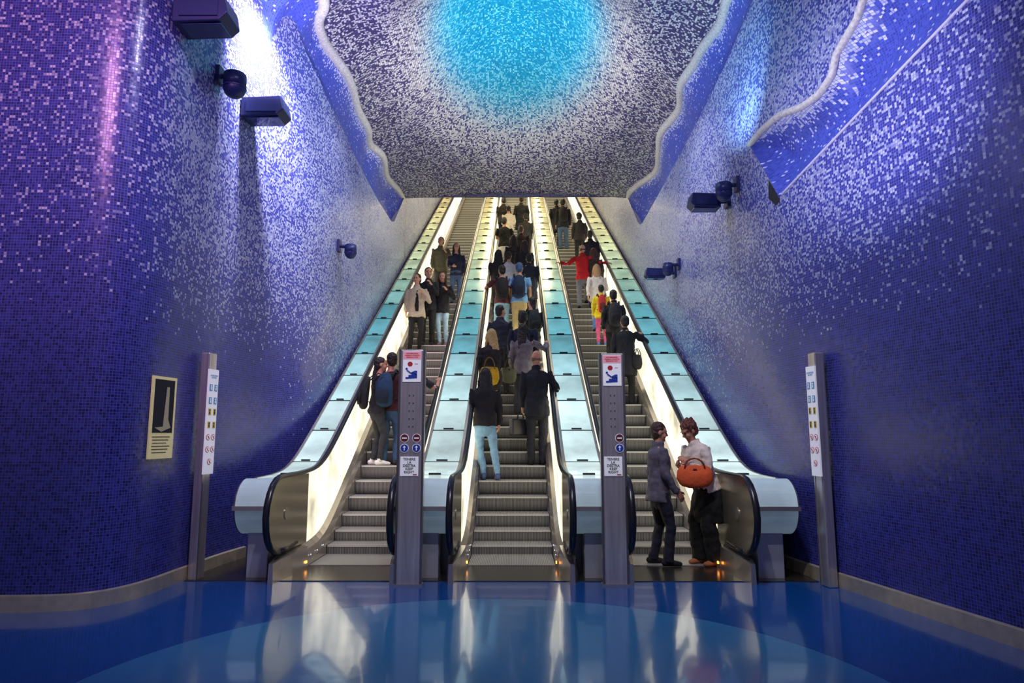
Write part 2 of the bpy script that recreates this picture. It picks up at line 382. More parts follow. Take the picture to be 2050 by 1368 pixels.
# ---------------------------------------------------------------- escalator geometry
def NZ(d):
    t=(d-8.65)/.22
    return .577*.22*(math.log(1+math.exp(t)) if t<30 else t)
RAIL=1.06
rail=lambda d:NZ(d)+RAIL
rises=[.12,.135,.165]; RUN=.35
STEP=[]; z=0
for k in range(70):
    z+=rises[k] if k<3 else .202
    STEP.append((8.67+RUN*k,z))
DS=[7.3,7.6,7.9,8.1,8.3,8.45,8.6,8.75,8.9,9.1,9.3,9.6,10,12,16,20,26,33]
def sweep(bm,sec,ds,zf):
    prev=None
    for d in ds:
        ring=[bm.verts.new((x,d,zf(d)+dz)) for x,dz in sec]
        if prev:
            n=len(ring)
            for k in range(n): bm.faces.new((prev[k],ring[k],ring[(k+1)%n],prev[(k+1)%n]))
        else: bm.faces.new(ring)
        prev=ring
    bm.faces.new(prev[::-1])
sbm=bmesh.new()
poly=[(0,0),(.36,0),(.36,-.03),(.055,-.21),(.035,-.21),(.02,-.15),(.008,-.08),(0,-.03)]
prism(sbm,poly,'x',-.5,.5)
bmesh.ops.recalc_face_normals(sbm,faces=sbm.faces)
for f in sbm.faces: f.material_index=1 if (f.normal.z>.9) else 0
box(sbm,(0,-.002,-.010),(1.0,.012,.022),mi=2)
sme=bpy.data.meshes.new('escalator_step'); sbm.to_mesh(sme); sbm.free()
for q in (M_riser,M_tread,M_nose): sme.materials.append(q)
orange=plain('orange_lamp',(1,.35,.05),.4,emit=5,ecol=(1,.35,.05)); wled=plain('small_lamp',(1,1,1),.4,emit=1.5,ecol=(.8,.85,1))
LANES=[-1.87,-.05,1.77]
elabels=['left escalator carrying the descending people, light panels against the left wall','central escalator with the densest crowd, running between the two sign pillars','right escalator behind the boy and the woman with the orange bag']
for xc,lab in zip(LANES,elabels):
    E=empty('escalator',(xc,7.9,0)); tag(E,lab,'escalator')
    for d,zz in STEP:
        o=bpy.data.objects.new('step',sme); COL.objects.link(o); o.parent=E; o.location=(0,d-7.9,zz)
    build('comb_plate',boxb(xc-.5,xc+.5,7.95,8.68,0,.016),M_tread,E)
    for s in (-1,1):
        h=xc+s*.615
        pts=[(7.75,.30),(7.45,.28),(7.2,.30)]
        for a in range(0,11):
            th=-PI/2-PI*a/10; pts.append((7.2+.39*math.cos(th),RAIL-.39+.39*math.sin(th)))
        pts+=[(7.4,RAIL),(7.7,RAIL)]+[(d,rail(d)) for d in DS if d>7.8]
        bm=bmesh.new(); loft(bm,[((h,a,b_),.036,.026) for a,b_ in pts],n=12,cap=False); build('handrail',bm,rubber,E,smooth=True)
        bm=bmesh.new(); sweep(bm,[(h-.022,.24),(h+.022,.24),(h+.022,RAIL-.03),(h-.022,RAIL-.03)],[d for d in DS if d>=8.1],NZ)
        bal=build('balustrade',bm,M_cream,E)
        pl=[(8.1,.24),(7.2,.30)]+[(7.2+.37*math.cos(-PI/2-PI*a/10),RAIL-.39+.37*math.sin(-PI/2-PI*a/10)) for a in range(11)]+[(8.1,RAIL-.02)]
        bm=bmesh.new(); prism(bm,pl,'x',h-.02,h+.02); nw=build('newel_panel',bm,bronze,E)
        for q in (-1,1):
            bm=bmesh.new(); cyl(bm,(h+q*.021,7.35,.66),(h+q*.028,7.35,.66),.065,n=24); build('newel_cap',bm,plain('cap_metal',(.5,.45,.35),.25,.8),E,sub=nw)
        i=-s
        bm=bmesh.new(); sweep(bm,[(h+i*.02,.26),(h+i*.075,.20),(h+i*.105,.10),(h+i*.105,-.35),(h-i*.02,-.35),(h-i*.02,.24)],[d for d in DS if d>=7.9],lambda d:NZ(d)-.02)
        skt=build('skirt',bm,steel,E)
        bm=bmesh.new()
        for (da,wa,za),(db,wb,zb) in zip([(7.0,.03,.20),(7.15,.06,.22),(7.4,.10,.23),(7.7,.115,.24)],[(7.15,.06,.22),(7.4,.10,.23),(7.7,.115,.24),(7.92,.11,.24)]):
            A=[(h-wa*.8,da,.0),(h+wa,da,.0),(h+wa*.8,da,za),(h-wa*.6,da,za)];B=[(h-wb*.8,db,.0),(h+wb,db,.0),(h+wb*.8,db,zb),(h-wb*.6,db,zb)]
            va=[bm.verts.new(q) for q in A];vb=[bm.verts.new(q) for q in B]
            for k in range(4): bm.faces.new((va[k],vb[k],vb[(k+1)%4],va[(k+1)%4]))
            bm.faces.new(va)
        build('newel_base',bm,steel,E)
        for d in (8.0,8.25,8.5):
            bm=bmesh.new(); ball(bm,(h+i*.108,d,.12+NZ(d)*.6),(.004,.008,.008),u=8,v=6); build('skirt_lamp',bm,wled,E,sub=skt)
        bm=bmesh.new(); box(bm,(h+i*.112,7.82,.07),(.012,.04,.025)); build('indicator_lamp',bm,orange,E)
def pcol(d):
    pts=[(7,(.72,.88,.88)),(10,(.64,.86,.86)),(11.3,(.44,.74,.79)),(12.4,(.16,.48,.58)),(14,(.10,.40,.47)),(15.5,(.28,.55,.46)),(17,(.50,.68,.44)),(20,(.70,.72,.36)),(26,(.80,.60,.20)),(33,(.8,.5,.15))]
    return tuple(interp([(p[0],p[1][k]) for p in pts],d) for k in range(3))
strips=[(-2.925,-2.535,'luminous panel strip between the left wall and the left escalator'),(-1.215,-.705,'luminous panel strip between the left and central escalators'),(.605,1.115,'luminous panel strip between the central and right escalators'),(2.425,2.92,'luminous panel strip between the right escalator and the right wall')]
DY=7.38
for si,(xa,xb,lab) in enumerate(strips):
    S=empty('light_strip',((xa+xb)/2,DY,0)); tag(S,lab,'light strip','luminous strips of blue glass panels between the escalators')
    bm=bmesh.new(); sweep(bm,[(xa,-.3),(xb,-.3),(xb,RAIL-.07),(xa,RAIL-.07)],[d for d in DS if d>=7.6],NZ); build('housing',bm,steel_d,S)
    for q in (xa+.018,xb-.018):
        bm=bmesh.new(); sweep(bm,[(q-.016,RAIL-.07),(q+.016,RAIL-.07),(q+.016,RAIL-.038),(q-.016,RAIL-.038)],[d for d in DS if d>=7.6],NZ); build('edge_rail',bm,steel,S)
    bounds=[DY,8.05,8.8]+[9.6+.8*k for k in range(30)]
    for k,(a,b_) in enumerate(zip(bounds,bounds[1:])):
        a+=.028;b2=b_-.028; c=pcol((a+b2)/2); rnd=random.uniform(.76,1.12)
        bm=bmesh.new(); sweep(bm,[(xa+.04,RAIL-.08),(xb-.04,RAIL-.08),(xb-.04,RAIL-.045),(xa+.04,RAIL-.045)],[a+(b2-a)*q/4 for q in range(5)],NZ)
        build('glass_panel',bm,emis('strip_glass_%d_%d'%(k,si),tuple(min(1,x*rnd) for x in c),.95,.15,.55,1.2),S)
        bm=bmesh.new(); w=(xb-xa)*.28; box(bm,((xa+xb)/2,b_,rail(b_)-.03),(w,.035,.022)); box(bm,((xa+xb)/2,b_,rail(b_)-.05),(xb-xa-.06,.044,.008)); build('clamp_bar',bm,black,S)
    cz=.74; rr_=.29
    def drum(th0,th1,r):
        pl=[(DY+r*math.cos(R(t)),cz+r*math.sin(R(t))) for t in [th0+(th1-th0)*q/12 for q in range(13)]]
        bm=bmesh.new(); prism(bm,pl+[(DY+(r-.05)*math.cos(R(t)),cz+(r-.05)*math.sin(R(t))) for t in [th1+(th0-th1)*q/12 for q in range(13)]],'x',xa+.01,xb-.01); return bm
    build('drum_glass',drum(95,176,rr_),emis('drum_glass_top',(.50,.64,.70),.40,.7,rough=.08),S); build('drum_glass',drum(184,268,rr_),emis('drum_glass_bottom',(.34,.46,.54),.24,.8,rough=.08),S)  # paler upper and darker lower glass: the drum's shading put into its colours
    bm=bmesh.new(); box(bm,((xa+xb)/2,DY-rr_+.0,cz),(xb-xa+.02,.05,.045)); build('drum_band',bm,steel,S)
    for q in (xa,xb):
        bm=bmesh.new(); cyl(bm,(q-.008,DY,cz),(q+.008,DY,cz),rr_-.01,n=40); build('drum_side',bm,steel_d,S)
    w=(xb-xa)*.28; build('pedestal',boxb((xa+xb)/2-w,(xa+xb)/2+w,7.28,7.5,0,cz-rr_+.06),steel_p,S,bevel=.01)
# ---------------------------------------------------------------- text
def text(name,s,size,loc,mat,parent,sub=None,sp=1.0):
    cu_=bpy.data.curves.new('t','FONT'); cu_.body=s; cu_.size=size; cu_.align_x='CENTER'; cu_.align_y='CENTER'; cu_.extrude=.0006; cu_.space_line=sp; cu_.offset=size*.02
    t=bpy.data.objects.new('t',cu_); COL.objects.link(t); bpy.context.view_layer.update()
    me=bpy.data.meshes.new_from_object(t.evaluated_get(bpy.context.evaluated_depsgraph_get())); bpy.data.objects.remove(t)
    me.materials.clear(); me.materials.append(mat)
    o=bpy.data.objects.new(name,me); COL.objects.link(o); o.parent=sub or parent; o.location=V(loc)-parent.location if parent.rotation_euler.z==0 else loc
    o.rotation_euler=(PI/2,0,0); return o
def disc(name,x,y,z,r,mat,par,w=.002,sub=None):
    bm=bmesh.new(); cyl(bm,(x,y,z),(x,y-w,z),r,n=28); return build(name,bm,mat,par,sub=sub)
for pi,(px,lab,w) in enumerate([(816,'steel sign pillar with four round signs standing between the left and central escalators',.275),(1234,'steel sign pillar with two round signs standing between the central and right escalators',.265)]):
    b0=onz(px,1174,0); x=b0.x; y=b0.y; H=2.38 if pi==0 else 2.34
    Pp=empty('sign_pillar',(x,y,0)); tag(Pp,lab,'sign pillar')
    build('column',boxb(x-w/2,x+w/2,y,y+.09,.0,H),pill,Pp,bevel=.012)
    bm=bmesh.new()
    for sx in (-1,1): box(bm,(x+sx*(w/2-.012),y-.003,H/2),(.022,.012,H))
    build('edge_trim',bm,steel_d,Pp)
    yf=y-.004
    sg=build('notice_sign',boxb(x-.095,x+.095,yf-.004,yf,H-.34,H-.02),white,Pp)
    build('notice_header',boxb(x-.093,x+.093,yf-.006,yf-.003,H-.105,H-.025),pink,Pp,sub=sg)
    text('lettering','STOP EMERGENZA\nPREMERE IL PULSANTE\nEMERGENCY STOP',.015,(x,yf-.008,H-.064),red,Pp,sp=1.3,sub=sg)
    disc('red_button_symbol',x-.02,yf-.004,H-.155,.026,red,Pp,sub=sg)
    text('lettering','STOP',.014,(x+.045,yf-.006,H-.155),red,Pp,sub=sg)
    bm=bmesh.new()
    for q in range(4): box(bm,(x-.05+q*.03,yf-.006,H-.31+q*.012+.01),(.03,.002,.02+q*.02))
    tube(bm,[(x-.05,yf-.006,H-.22),(x-.01,yf-.006,H-.25),(x+.02,yf-.006,H-.235),(x+.05,yf-.006,H-.26)],.008); cyl(bm,(x-.055,yf-.005,H-.205),(x-.055,yf-.008,H-.205),.012)
    build('falling_figure_symbol',bm,bluem,Pp,sub=sg)
    for gz in (1.36,1.462):
        for gx in ((-.062,.062) if pi==0 else (.062,)):
            up=gz<1.4
            rs=disc('round_sign',x+gx,yf,gz,.044,white,Pp,.003)
            disc('round_sign_face',x+gx,yf-.003,gz,.039,bluem if up else dred,Pp,.002,sub=rs)
            bm=bmesh.new()
            if up:
                box(bm,(x+gx,yf-.007,gz-.007),(.009,.003,.034)); prism(bm,[(x+gx-.016,gz+.006),(x+gx+.016,gz+.006),(x+gx,gz+.026)],'y',yf-.005,yf-.008)
            else: box(bm,(x+gx,yf-.007,gz),(.050,.003,.012))
            build('sign_symbol',bm,white,Pp,sub=rs)
    ts=build('text_sign',boxb(x-.10,x+.085,yf-.004,yf,1.08,1.275),white,Pp)
    text('lettering','TENERE\nLA\nDESTRA\nKEEP\nRIGHT',.036,(x-.008,yf-.006,1.182),tbk,Pp,sp=.90,sub=ts)
    build('red_logo',boxb(x+.03,x+.072,yf-.006,yf-.004,1.086,1.098),red,Pp,sub=ts)
    bm=bmesh.new()
    for q in range(5):
        for sx in (-.02,.02): cyl(bm,(x+sx,yf,1.58+q*.08),(x+sx,yf-.003,1.58+q*.08),.006,n=8)
    build('speaker_holes',bm,black,Pp)
    build('foot_plate',boxb(x-w/2-.01,x+w/2+.01,y-.012,y+.10,0,.02),steel,Pp)
def sidepost(px,py,top,rz_,lab):
    b0=onz(px,py,0); Pp=empty('sign_post',(b0.x,b0.y,0),rz_); tag(Pp,lab,'sign post')
    H=top
    bm=boxb(-.07,.07,0,.10,0,H); build('column',bm,pill,Pp,world=False,bevel=.01)
    build('edge_trim',boxb(-.075,-.055,-.006,.0,0,H-.2),steel,Pp,world=False)
    sg=build('sign_panel',boxb(-.085,.085,-.02,-.004,1.08,2.20),white,Pp,world=False)
    yf=-.022
    for r_,z in enumerate((2.0,1.86,1.74,1.60)):
        for x in (-.042,.042):
            bm=boxb(x-.024,x+.024,yf-.002,yf,z-.036,z+.036); build('square_pictogram',bm,cyanm if r_<2 else yellow,Pp,world=False,sub=sg)
            bm=bmesh.new(); cyl(bm,(x,yf-.002,z+.018),(x,yf-.005,z+.018),.009,n=12); box(bm,(x,yf-.004,z-.010),(.014,.003,.030)); build('figure_symbol',bm,white if r_<2 else tbk,Pp,world=False,sub=sg)
    for r_,z in enumerate((1.47,1.34,1.21)):
        for x in ((-.042,.042) if r_<2 else (0,)):
            bm=bmesh.new(); cyl(bm,(x,yf,z),(x,yf-.003,z),.032,n=24); build('prohibition_ring',bm,red,Pp,world=False,sub=sg)
            bm=bmesh.new(); cyl(bm,(x,yf-.003,z),(x,yf-.005,z),.026,n=24); build('prohibition_face',bm,white,Pp,world=False,sub=sg)
            bm=bmesh.new(); box(bm,(x,yf-.007,z),(.050,.002,.006),Matrix.Rotation(R(45),4,'Y')); box(bm,(x,yf-.006,z),(.010,.002,.026)); build('prohibition_bar',bm,red,Pp,world=False,sub=sg)
    text('lettering','AVVERTENZE\nNOTICE',.022,(0,yf-.003,2.12),cyanm,Pp,sub=sg)
sidepost(400,1160,2.38,R(80),'steel post with a pictogram panel standing against the left wall')
sidepost(1652,1175,2.34,R(-84),'steel post with a pictogram panel standing against the right wall')
A=hit(299,835,-1,.02); B=hit(348,830,-1,.02); A.z=B.z=0; ang=math.atan2((B-A).y,(B-A).x)
Pp=empty('poster',((A+B)/2)+V((0,0,1.665)),ang); tag(Pp,'framed cream poster with a dark picture and small print on the left wall','poster')
W=(B-A).length
cream=plain('poster_cream',(.85,.74,.34),.5,0,emit=.12)  # slight glow added to brighten the cream; the poster is no light source
pn=build('panel',boxb(-W/2,W/2,-.012,.004,-.40,.40),cream,Pp,world=False)
pc=build('picture',boxb(-W/2+.035,W/2-.035,-.016,-.012,-.15,.37),plain('poster_dark',(.006,.006,.015),.8),Pp,world=False)
bm=bmesh.new(); prism(bm,[(-W*.34,-.1),(.0,-.09),(W*.08,.30),(W*.18,.30),(W*.20,-.02),(W*.32,-.1),(-.02,-.14)],'y',-.016,-.019); build('pale_shape',bm,plain('poster_pale',(.50,.46,.26),.6),Pp,world=False,sub=pc)
bm=bmesh.new()
for q in range(6): box(bm,(-.01-.01*(q%3),-.014,-.19-.03*q),(W-.1-.03*(q%3),.002,.008))
build('small_print',bm,tbk,Pp,world=False,sub=pn)
# ---------------------------------------------------------------- wall fixtures
def flood(px,py,side,wpx,lab,off=.22):
    c=hit(px,py,side,off); w=wpx*(c-C0).dot(cf)/F
    T=empty('floodlight',c); tag(T,lab,'floodlight')
    s=side; h=w*.48
    bm=bmesh.new(); dx=w/2
    pr_=[(-dx,-h*.55),(dx*.7,-h*.5),(dx,-h*.2),(dx*.85,h*.5),(-dx,h*.42)]
    prism(bm,[(c.x-s*a,c.z+b_) for a,b_ in pr_],'y',c.y-w*.3,c.y+w*.3); lb=build('lamp_body',bm,navyl,T,bevel=.012)
    bm=bmesh.new(); box(bm,(c.x+s*.01,c.y-w*.31,c.z-.01),(w*.7,.012,h*.6)); build('visor',bm,plain('lamp_front',(.03,.04,.16),.3,.3),T)
    bm=bmesh.new(); box(bm,(c.x,c.y,c.z-h*.56),(w*.75,w*.45,.012)); build('glass',bm,glassd,T)
    wx=(xl(c.y) if side<0 else xr(c.y))
    bm=bmesh.new(); tube(bm,[(c.x+s*w*.3,c.y,c.z),(wx,c.y,c.z+.02)],.035); box(bm,(wx-s*.02,c.y,c.z+.02),(.05,.16,.2)); build('bracket',bm,navyl,T)
def dome(px,py,side,rpx,lab,off=.20):
    c=hit(px,py,side,off); r=rpx*(c-C0).dot(cf)/F
    T=empty('dome_lamp',c); tag(T,lab,'dome lamp')
    bm=bmesh.new(); cyl(bm,(c.x,c.y,c.z-r*.4),(c.x,c.y,c.z+r*.8),r,n=24); ball(bm,(c.x,c.y,c.z-r*.4),(r,r,r)); ball(bm,(c.x,c.y,c.z+r*.8),(r,r,r*.35)); build('lamp_body',bm,navyl,T,smooth=True)
    bm=bmesh.new(); cyl(bm,(c.x,c.y,c.z-r*.45),(c.x,c.y,c.z-r*.36),r*1.05,n=24); build('collar',bm,plain('collar_blue',(.04,.05,.2),.3,.3),T)
    wx=(xl(c.y) if side<0 else xr(c.y))
    bm=bmesh.new(); tube(bm,[(c.x,c.y,c.z+r*.6),(wx,c.y,c.z+r*.8)],.03); box(bm,(wx-side*.02,c.y,c.z+r*.8),(.05,.14,.2)); build('bracket',bm,navyl,T)
flood(415,35,-1,108,'largest dark blue floodlight, topmost on the left wall',.30)
dome(470,168,-1,22,'dark blue dome lamp between the two floodlights on the left wall')
flood(534,222,-1,84,'smaller dark blue floodlight below the dome lamp on the left wall',.26)
dome(702,502,-1,12,'small blue dome lamp alone above the left wall beside the left escalator',.22)
flood(1408,405,1,60,'blue floodlight on the right wall beside the upper dome lamp',.36)
dome(1449,382,1,16,'upper dark blue dome lamp on the right wall')
flood(1310,548,1,40,'lower blue floodlight on the right wall nearest the escalators',.40)
dome(1337,538,1,11,'lower blue dome lamp on the right wall',.22)
# ---------------------------------------------------------------- people
folds=bpy.data.textures.new('folds','CLOUDS'); folds.noise_scale=.11; folds.noise_depth=1
locks=bpy.data.textures.new('locks','CLOUDS'); locks.noise_scale=.035
def ik(a,b,l1,l2,hint):
    d=b-a; L_=max(min(d.length,(l1+l2)*.998),abs(l1-l2)+.01); dn=d.normalized(); b=a+dn*L_
    x=(l1*l1-l2*l2+L_*L_)/(2*L_); h=math.sqrt(max(l1*l1-x*x,0)); pp=hint-dn*hint.dot(dn)
    if pp.length<1e-4: pp=V((0,0,1))
    return a+dn*x+pp.normalized()*h,b
def rm(o,vs,it=2,disp=0,tex=None):
    m=o.modifiers.new('remesh','REMESH'); m.mode='VOXEL'; m.voxel_size=vs; m.use_smooth_shade=True
    s=o.modifiers.new('smooth','SMOOTH'); s.factor=.5; s.iterations=it
    if disp:
        d=o.modifiers.new('folds','DISPLACE'); d.texture=tex or folds; d.strength=disp; d.mid_level=.45; d.texture_coords='GLOBAL'
def handmesh(bm,w,d,n,s):
    d=d.normalized(); n=(n-d*n.dot(d)).normalized(); lat=d.cross(n)
    loft(bm,[(w-d*.01,.026*s,.02*s),(w+d*.04*s,.038*s,.017*s),(w+d*.085*s,.04*s,.014*s)],xdir=lat,n=10)
    for o_,l in ((-.03,.062),(-.01,.074),(.01,.07),(.03,.055)):
        a=w+d*.08*s+lat*o_*s; p1=a+(d*.95+n*.3).normalized()*l*.55*s; p2=p1+(d*.55+n*.85).normalized()*l*.5*s
        loft(bm,[(a,.0095*s),(p1,.009*s),(p2,.008*s)],n=8)
    a=w+d*.02*s+lat*.03*s; p1=a+(d*.7+lat*.7)*.04*s; p2=p1+(d*.9+n*.4).normalized()*.035*s
    loft(bm,[(a,.012*s),(p1,.011*s),(p2,.009*s)],n=8)
def person(label,base,face,H,hair=('short',(20,16,14)),top=('jacket',(20,22,34)),bot=('trousers',(20,22,30)),shoes=(15,15,18),
           arms=('down','down'),feet=None,lean=2,hyaw=0,hpitch=0,skin=(200,145,115),vox=.014,facey=False,drop=0,width=1.0,group=None,handw=None,hem=None,shift=0):
    s=H/1.75; T=empty('person',base,R(face)); tag(T,label,'person',group)
    MW=Matrix.Translation(base)@Matrix.Rotation(R(face),4,'Z'); MI=MW.inverted()
    Rl=Matrix.Rotation(-R(lean),3,'X')
    feet=feet or [(-.10,-.02,0),(.10,.03,0)]
    hip=V((shift,(feet[0][1]+feet[1][1])/2,.93*s-drop))
    sp=lambda x,y,z: hip+Rl@V((x*s*width-shift*z*.6,y*s,z*s))
    neck=sp(0,-.005,.545); headc=neck+Rl@V((0,.02*s,.155*s))
    HM=Matrix.Translation(headc)@(Matrix.Rotation(R(hyaw),4,'Z')@Matrix.Rotation(-R(lean*.4+hpitch),4,'X'))@Matrix.Diagonal((s,s,s,1))
    sk=skinm(skin)
    body=bmesh.new()
    tor=[(sp(0,0,-.10),.145,.105),(sp(0,-.005,0),.165,.12),(sp(0,0,.12),.145,.10),(sp(0,.01,.26),.155,.115),(sp(0,.005,.40),.172,.112),(sp(0,-.005,.475),.135,.085),(sp(0,-.005,.55),.06,.06)]
    loft(body,[(p,rx*width*s*(.72 if i<2 else .93),ry*s*(.72 if i<2 else .93)) for i,(p,rx,ry) in enumerate(tor)],xdir=(1,0,0),n=16)
    loft(body,[(neck-V((0,0,.03)),.056*s),(headc-V((0,0,.03*s)),.05*s)])
    for c,r in (((0,-.008,.028),(.077,.096,.100)),((0,.022,-.035),(.058,.068,.082)),((0,.062,-.088),(.028,.026,.024)),((0,.07,.03),(.05,.025,.02)),((.035,.06,-.03),(.025,.03,.03)),((-.035,.06,-.03),(.025,.03,.03))): ball(body,c,r,HM,14,10)
    loft(body,[(HM@V((0,.088,.012)),.009*s),(HM@V((0,.106,-.022)),.015*s)],n=8)
    for e in (-1,1): ball(body,(e*.079,-.004,-.004),(.012,.022,.033),HM,8,6)
    A=[]; Lg=[]
    for i,e in enumerate((-1,1)):
        shp=sp(e*.182,-.005,.462)
        a=arms[i]; inw=V((-e,0,0)); hint=V((e*.25,-1,-.1)); nrm=inw
        if handw and handw[i]: tgt=MI@V(handw[i]); hint=V((e*.5,-.6,-.8)); nrm=V((0,0,-1))
        elif a=='down': tgt=shp+V((e*.045,.06,-.515))*s
        elif a=='swing': tgt=shp+V((e*.04,.16,-.49))*s
        elif a=='back': tgt=shp+V((e*.06,-.18,-.48))*s; hint=V((e*.3,-1,.2))
        elif a=='bent': tgt=shp+V((-e*.06,.30,-.20))*s; hint=V((e*.6,-.5,-1)); nrm=V((-e*.4,0,-.6))
        elif a=='belly': tgt=shp+V((-e*.12,.24,-.34))*s; hint=V((e*.6,-.7,-.5))
        elif a=='phone': tgt=shp+V((-e*.08,.27,-.08))*s; hint=V((e*.3,0,-1))
        elif a=='strap': tgt=shp+V((-e*.04,.16,-.10))*s; hint=V((e*.5,-.2,-1))
        elif isinstance(a,tuple): tgt=V(a); hint=V((e*.5,-.6,-.6))
        el,wr=ik(shp,tgt,.285*s,.255*s,hint)
        A.append((shp,el,wr))
        loft(body,[(sp(e*.10,-.005,.455),.045*s),(shp,.048*s),(shp.lerp(el,.5),.042*s),(el,.036*s),(el.lerp(wr,.35),.036*s),(wr,.025*s)])
        hd=(wr-el).normalized()
        if nrm.cross(hd).length<.2: nrm=V((0,1,0))
        handmesh(body,wr,hd,nrm,s*1.0)
        f=V(feet[i]); hj=hip+V((e*.088*s,0,-.04*s)); ank=V((f.x*s,f.y,f.z+.085*s))
        kn,ank=ik(hj,ank,.415*s,.405*s,V((e*.08,1,0)))
        Lg.append((hj,kn,ank,f))
        loft(body,[(hj,.060*s),(hj.lerp(kn,.5),.058*s),(kn,.046*s),(kn.lerp(ank,.35),.046*s),(ank,.034*s)])
        loft(body,[(ank+V((0,-.02,-.03))*s,.03*s),(ank+V((0,.12,-.06))*s,.03*s,.02*s)])
    bo=build('body',body,sk,T,world=False); rm(bo,min(vox,.011) if vox<.012 else vox*.8)
    tt,tc=top[0],top[1]
    g=bmesh.new()
    pad=.020 if tt in('jacket','coat') else .012
    loft(g,[(p,(rx*width+pad)*s,(ry+pad)*s) for p,rx,ry in tor[1:6]]+[(sp(0,-.005,.525),.072*s,.066*s)],n=18,cap=False)
    hm=hem if hem is not None else {'jacket':.12,'coat':.34,'shirt':.08,'tee':.07}[tt]
    loft(g,[(sp(0,-.008,.08),(.15*width+pad)*s,(.105+pad)*s),(sp(0,-.005,-.03),(.168*width+pad)*s,(.125+pad)*s),(V(sp(0,0,-.03))+V((0,-.01,-(hm)*s)),(.168*width+pad+hm*.05)*s,(.13+pad+hm*.04)*s)],n=18,cap=False)
    for shp,el,wr in A:
        e=1 if A[0][0] is not shp else -1
        if tt=='tee': loft(g,[(sp(e*.09,-.005,.452),.060*s),(shp,.062*s),(shp.lerp(el,.7),.058*s)],cap=False)
        else: loft(g,[(sp(e*.09,-.005,.452),(.054+pad*.5)*s),(shp,(.050+pad*.7)*s),(shp.lerp(el,.5),(.047+pad*.6)*s),(el,(.042+pad*.6)*s),(el.lerp(wr,.5),(.040+pad*.4)*s),(el.lerp(wr,.97),(.032+pad*.4)*s)],cap=False)
    if tt in('jacket','coat'): loft(g,[(sp(0,-.005,.49),.085*s,.08*s),(neck+V((0,0,.04*s)),.066*s,.068*s)],cap=False)
    gn={'jacket':'jacket','coat':'coat','shirt':'shirt','tee':'t_shirt'}[tt]
    o=build(gn,g,fabric(tc),T,world=False); rm(o,vox,2,.045)
    if len(top)>2:
        g=bmesh.new(); loft(g,[(sp(0,.06,-.02),.06*s,.092*s),(sp(0,.067,.26),.055*s,.092*s),(sp(0,.055,.43),.045*s,.075*s)],cap=False); build('shirt_front',g,fabric(top[2]),T,world=False,smooth=True)
    g=bmesh.new(); bt=bot[0]
    loft(g,[(sp(0,0,.06),.155*s*width,.112*s),(hip,.176*s*width,.134*s),(hip+V((0,0,-.10*s)),.170*s*width,.128*s),(hip+V((0,0,-.17*s)),.13*s*width,.09*s)],n=16,cap=True)
    for hj,kn,ank,f in Lg:
        if bt=='shorts': loft(g,[(hj,.095*s),(hj.lerp(kn,.9),.08*s)],cap=False)
        elif bt=='slim': loft(g,[(hj,.088*s),(hj.lerp(kn,.5),.077*s),(kn,.058*s),(kn.lerp(ank,.35),.058*s),(ank,.042*s)],cap=False)
        elif bt=='wide': loft(g,[(hj,.095*s),(kn,.095*s),(ank+V((0,0,-.02*s)),.10*s)],cap=False)
        else: loft(g,[(hj,.090*s),(hj.lerp(kn,.5),.083*s),(kn,.068*s),(kn.lerp(ank,.4),.064*s),(ank+V((0,0,-.03*s)),.060*s)],cap=False)
    o=build('shorts' if bt=='shorts' else 'trousers',g,fabric(bot[1]),T,world=False); rm(o,vox,2,.03)
    for hj,kn,ank,f in Lg:
        g=bmesh.new(); x=ank.x;y=ank.y;z0=ank.z-.085*s
        loft(g,[((x,y-.055*s,z0+.045*s),.034*s,.04*s),((x,y,z0+.05*s),.04*s,.048*s),((x,y+.08*s,z0+.036*s),.045*s,.035*s),((x,y+.15*s,z0+.028*s),.04*s,.026*s)],n=12)
        loft(g,[((x,y,z0+.06*s),.043*s),((x,y-.005,z0+.11*s),.04*s)],cap=False)
        build('shoe',g,fabric(shoes),T,world=False,smooth=True)
    hs,hc=hair
    if hs!='bald':
        g=bmesh.new(); k=1.0+(.06 if hs in('curly',) else 0)
        ball(g,(0,-.024,.040),(.084*k,.098*k,.100*k),HM); ball(g,(0,-.045,-.01),(.078*k,.07*k,.085*k),HM)
        if hs in('long','tail'):
            w=.075 if hs=='long' else .035
            loft(g,[(HM@V((0,-.05,.02)),w*s*1.1,.06*s),(HM@V((0,-.085,-.12)),w*s*1.15,.045*s),(HM@V((.01,-.115,-.26)),w*s*1.1,.038*s),(HM@V((0,-.125,-.36 if hs=='long' else -.28)),w*s*.8,.02*s)])
            if hs=='long':
                for e in (-1,1): loft(g,[(HM@V((e*.07,-.01,.04)),.03*s),(HM@V((e*.085,.0,-.08)),.03*s),(HM@V((e*.10,.02,-.22)),.024*s)])
        if hs=='curly':
            for q in range(30):
                th=random.uniform(0,2*PI); ph=random.uniform(-.2,1.4); ball(g,(.083*math.cos(th)*math.cos(ph),-.032+.092*math.sin(th)*math.cos(ph),.042+.095*math.sin(ph)),(.024,.024,.024),HM,8,6)
        o=build('hair',g,hairm(hc),T,world=False); rm(o,vox*.7,1,.022,locks)
    else:
        g=bmesh.new(); loft(g,[(HM@V((-.074,-.02,-.02)),.010*s,.03*s),(HM@V((-.05,-.078,-.02)),.012*s,.03*s),(HM@V((0,-.098,-.02)),.012*s,.03*s),(HM@V((.05,-.078,-.02)),.012*s,.03*s),(HM@V((.074,-.02,-.02)),.010*s,.03*s)],xdir=(1,0,.3),n=8); build('hair',g,hairm(hc),T,world=False,smooth=True)
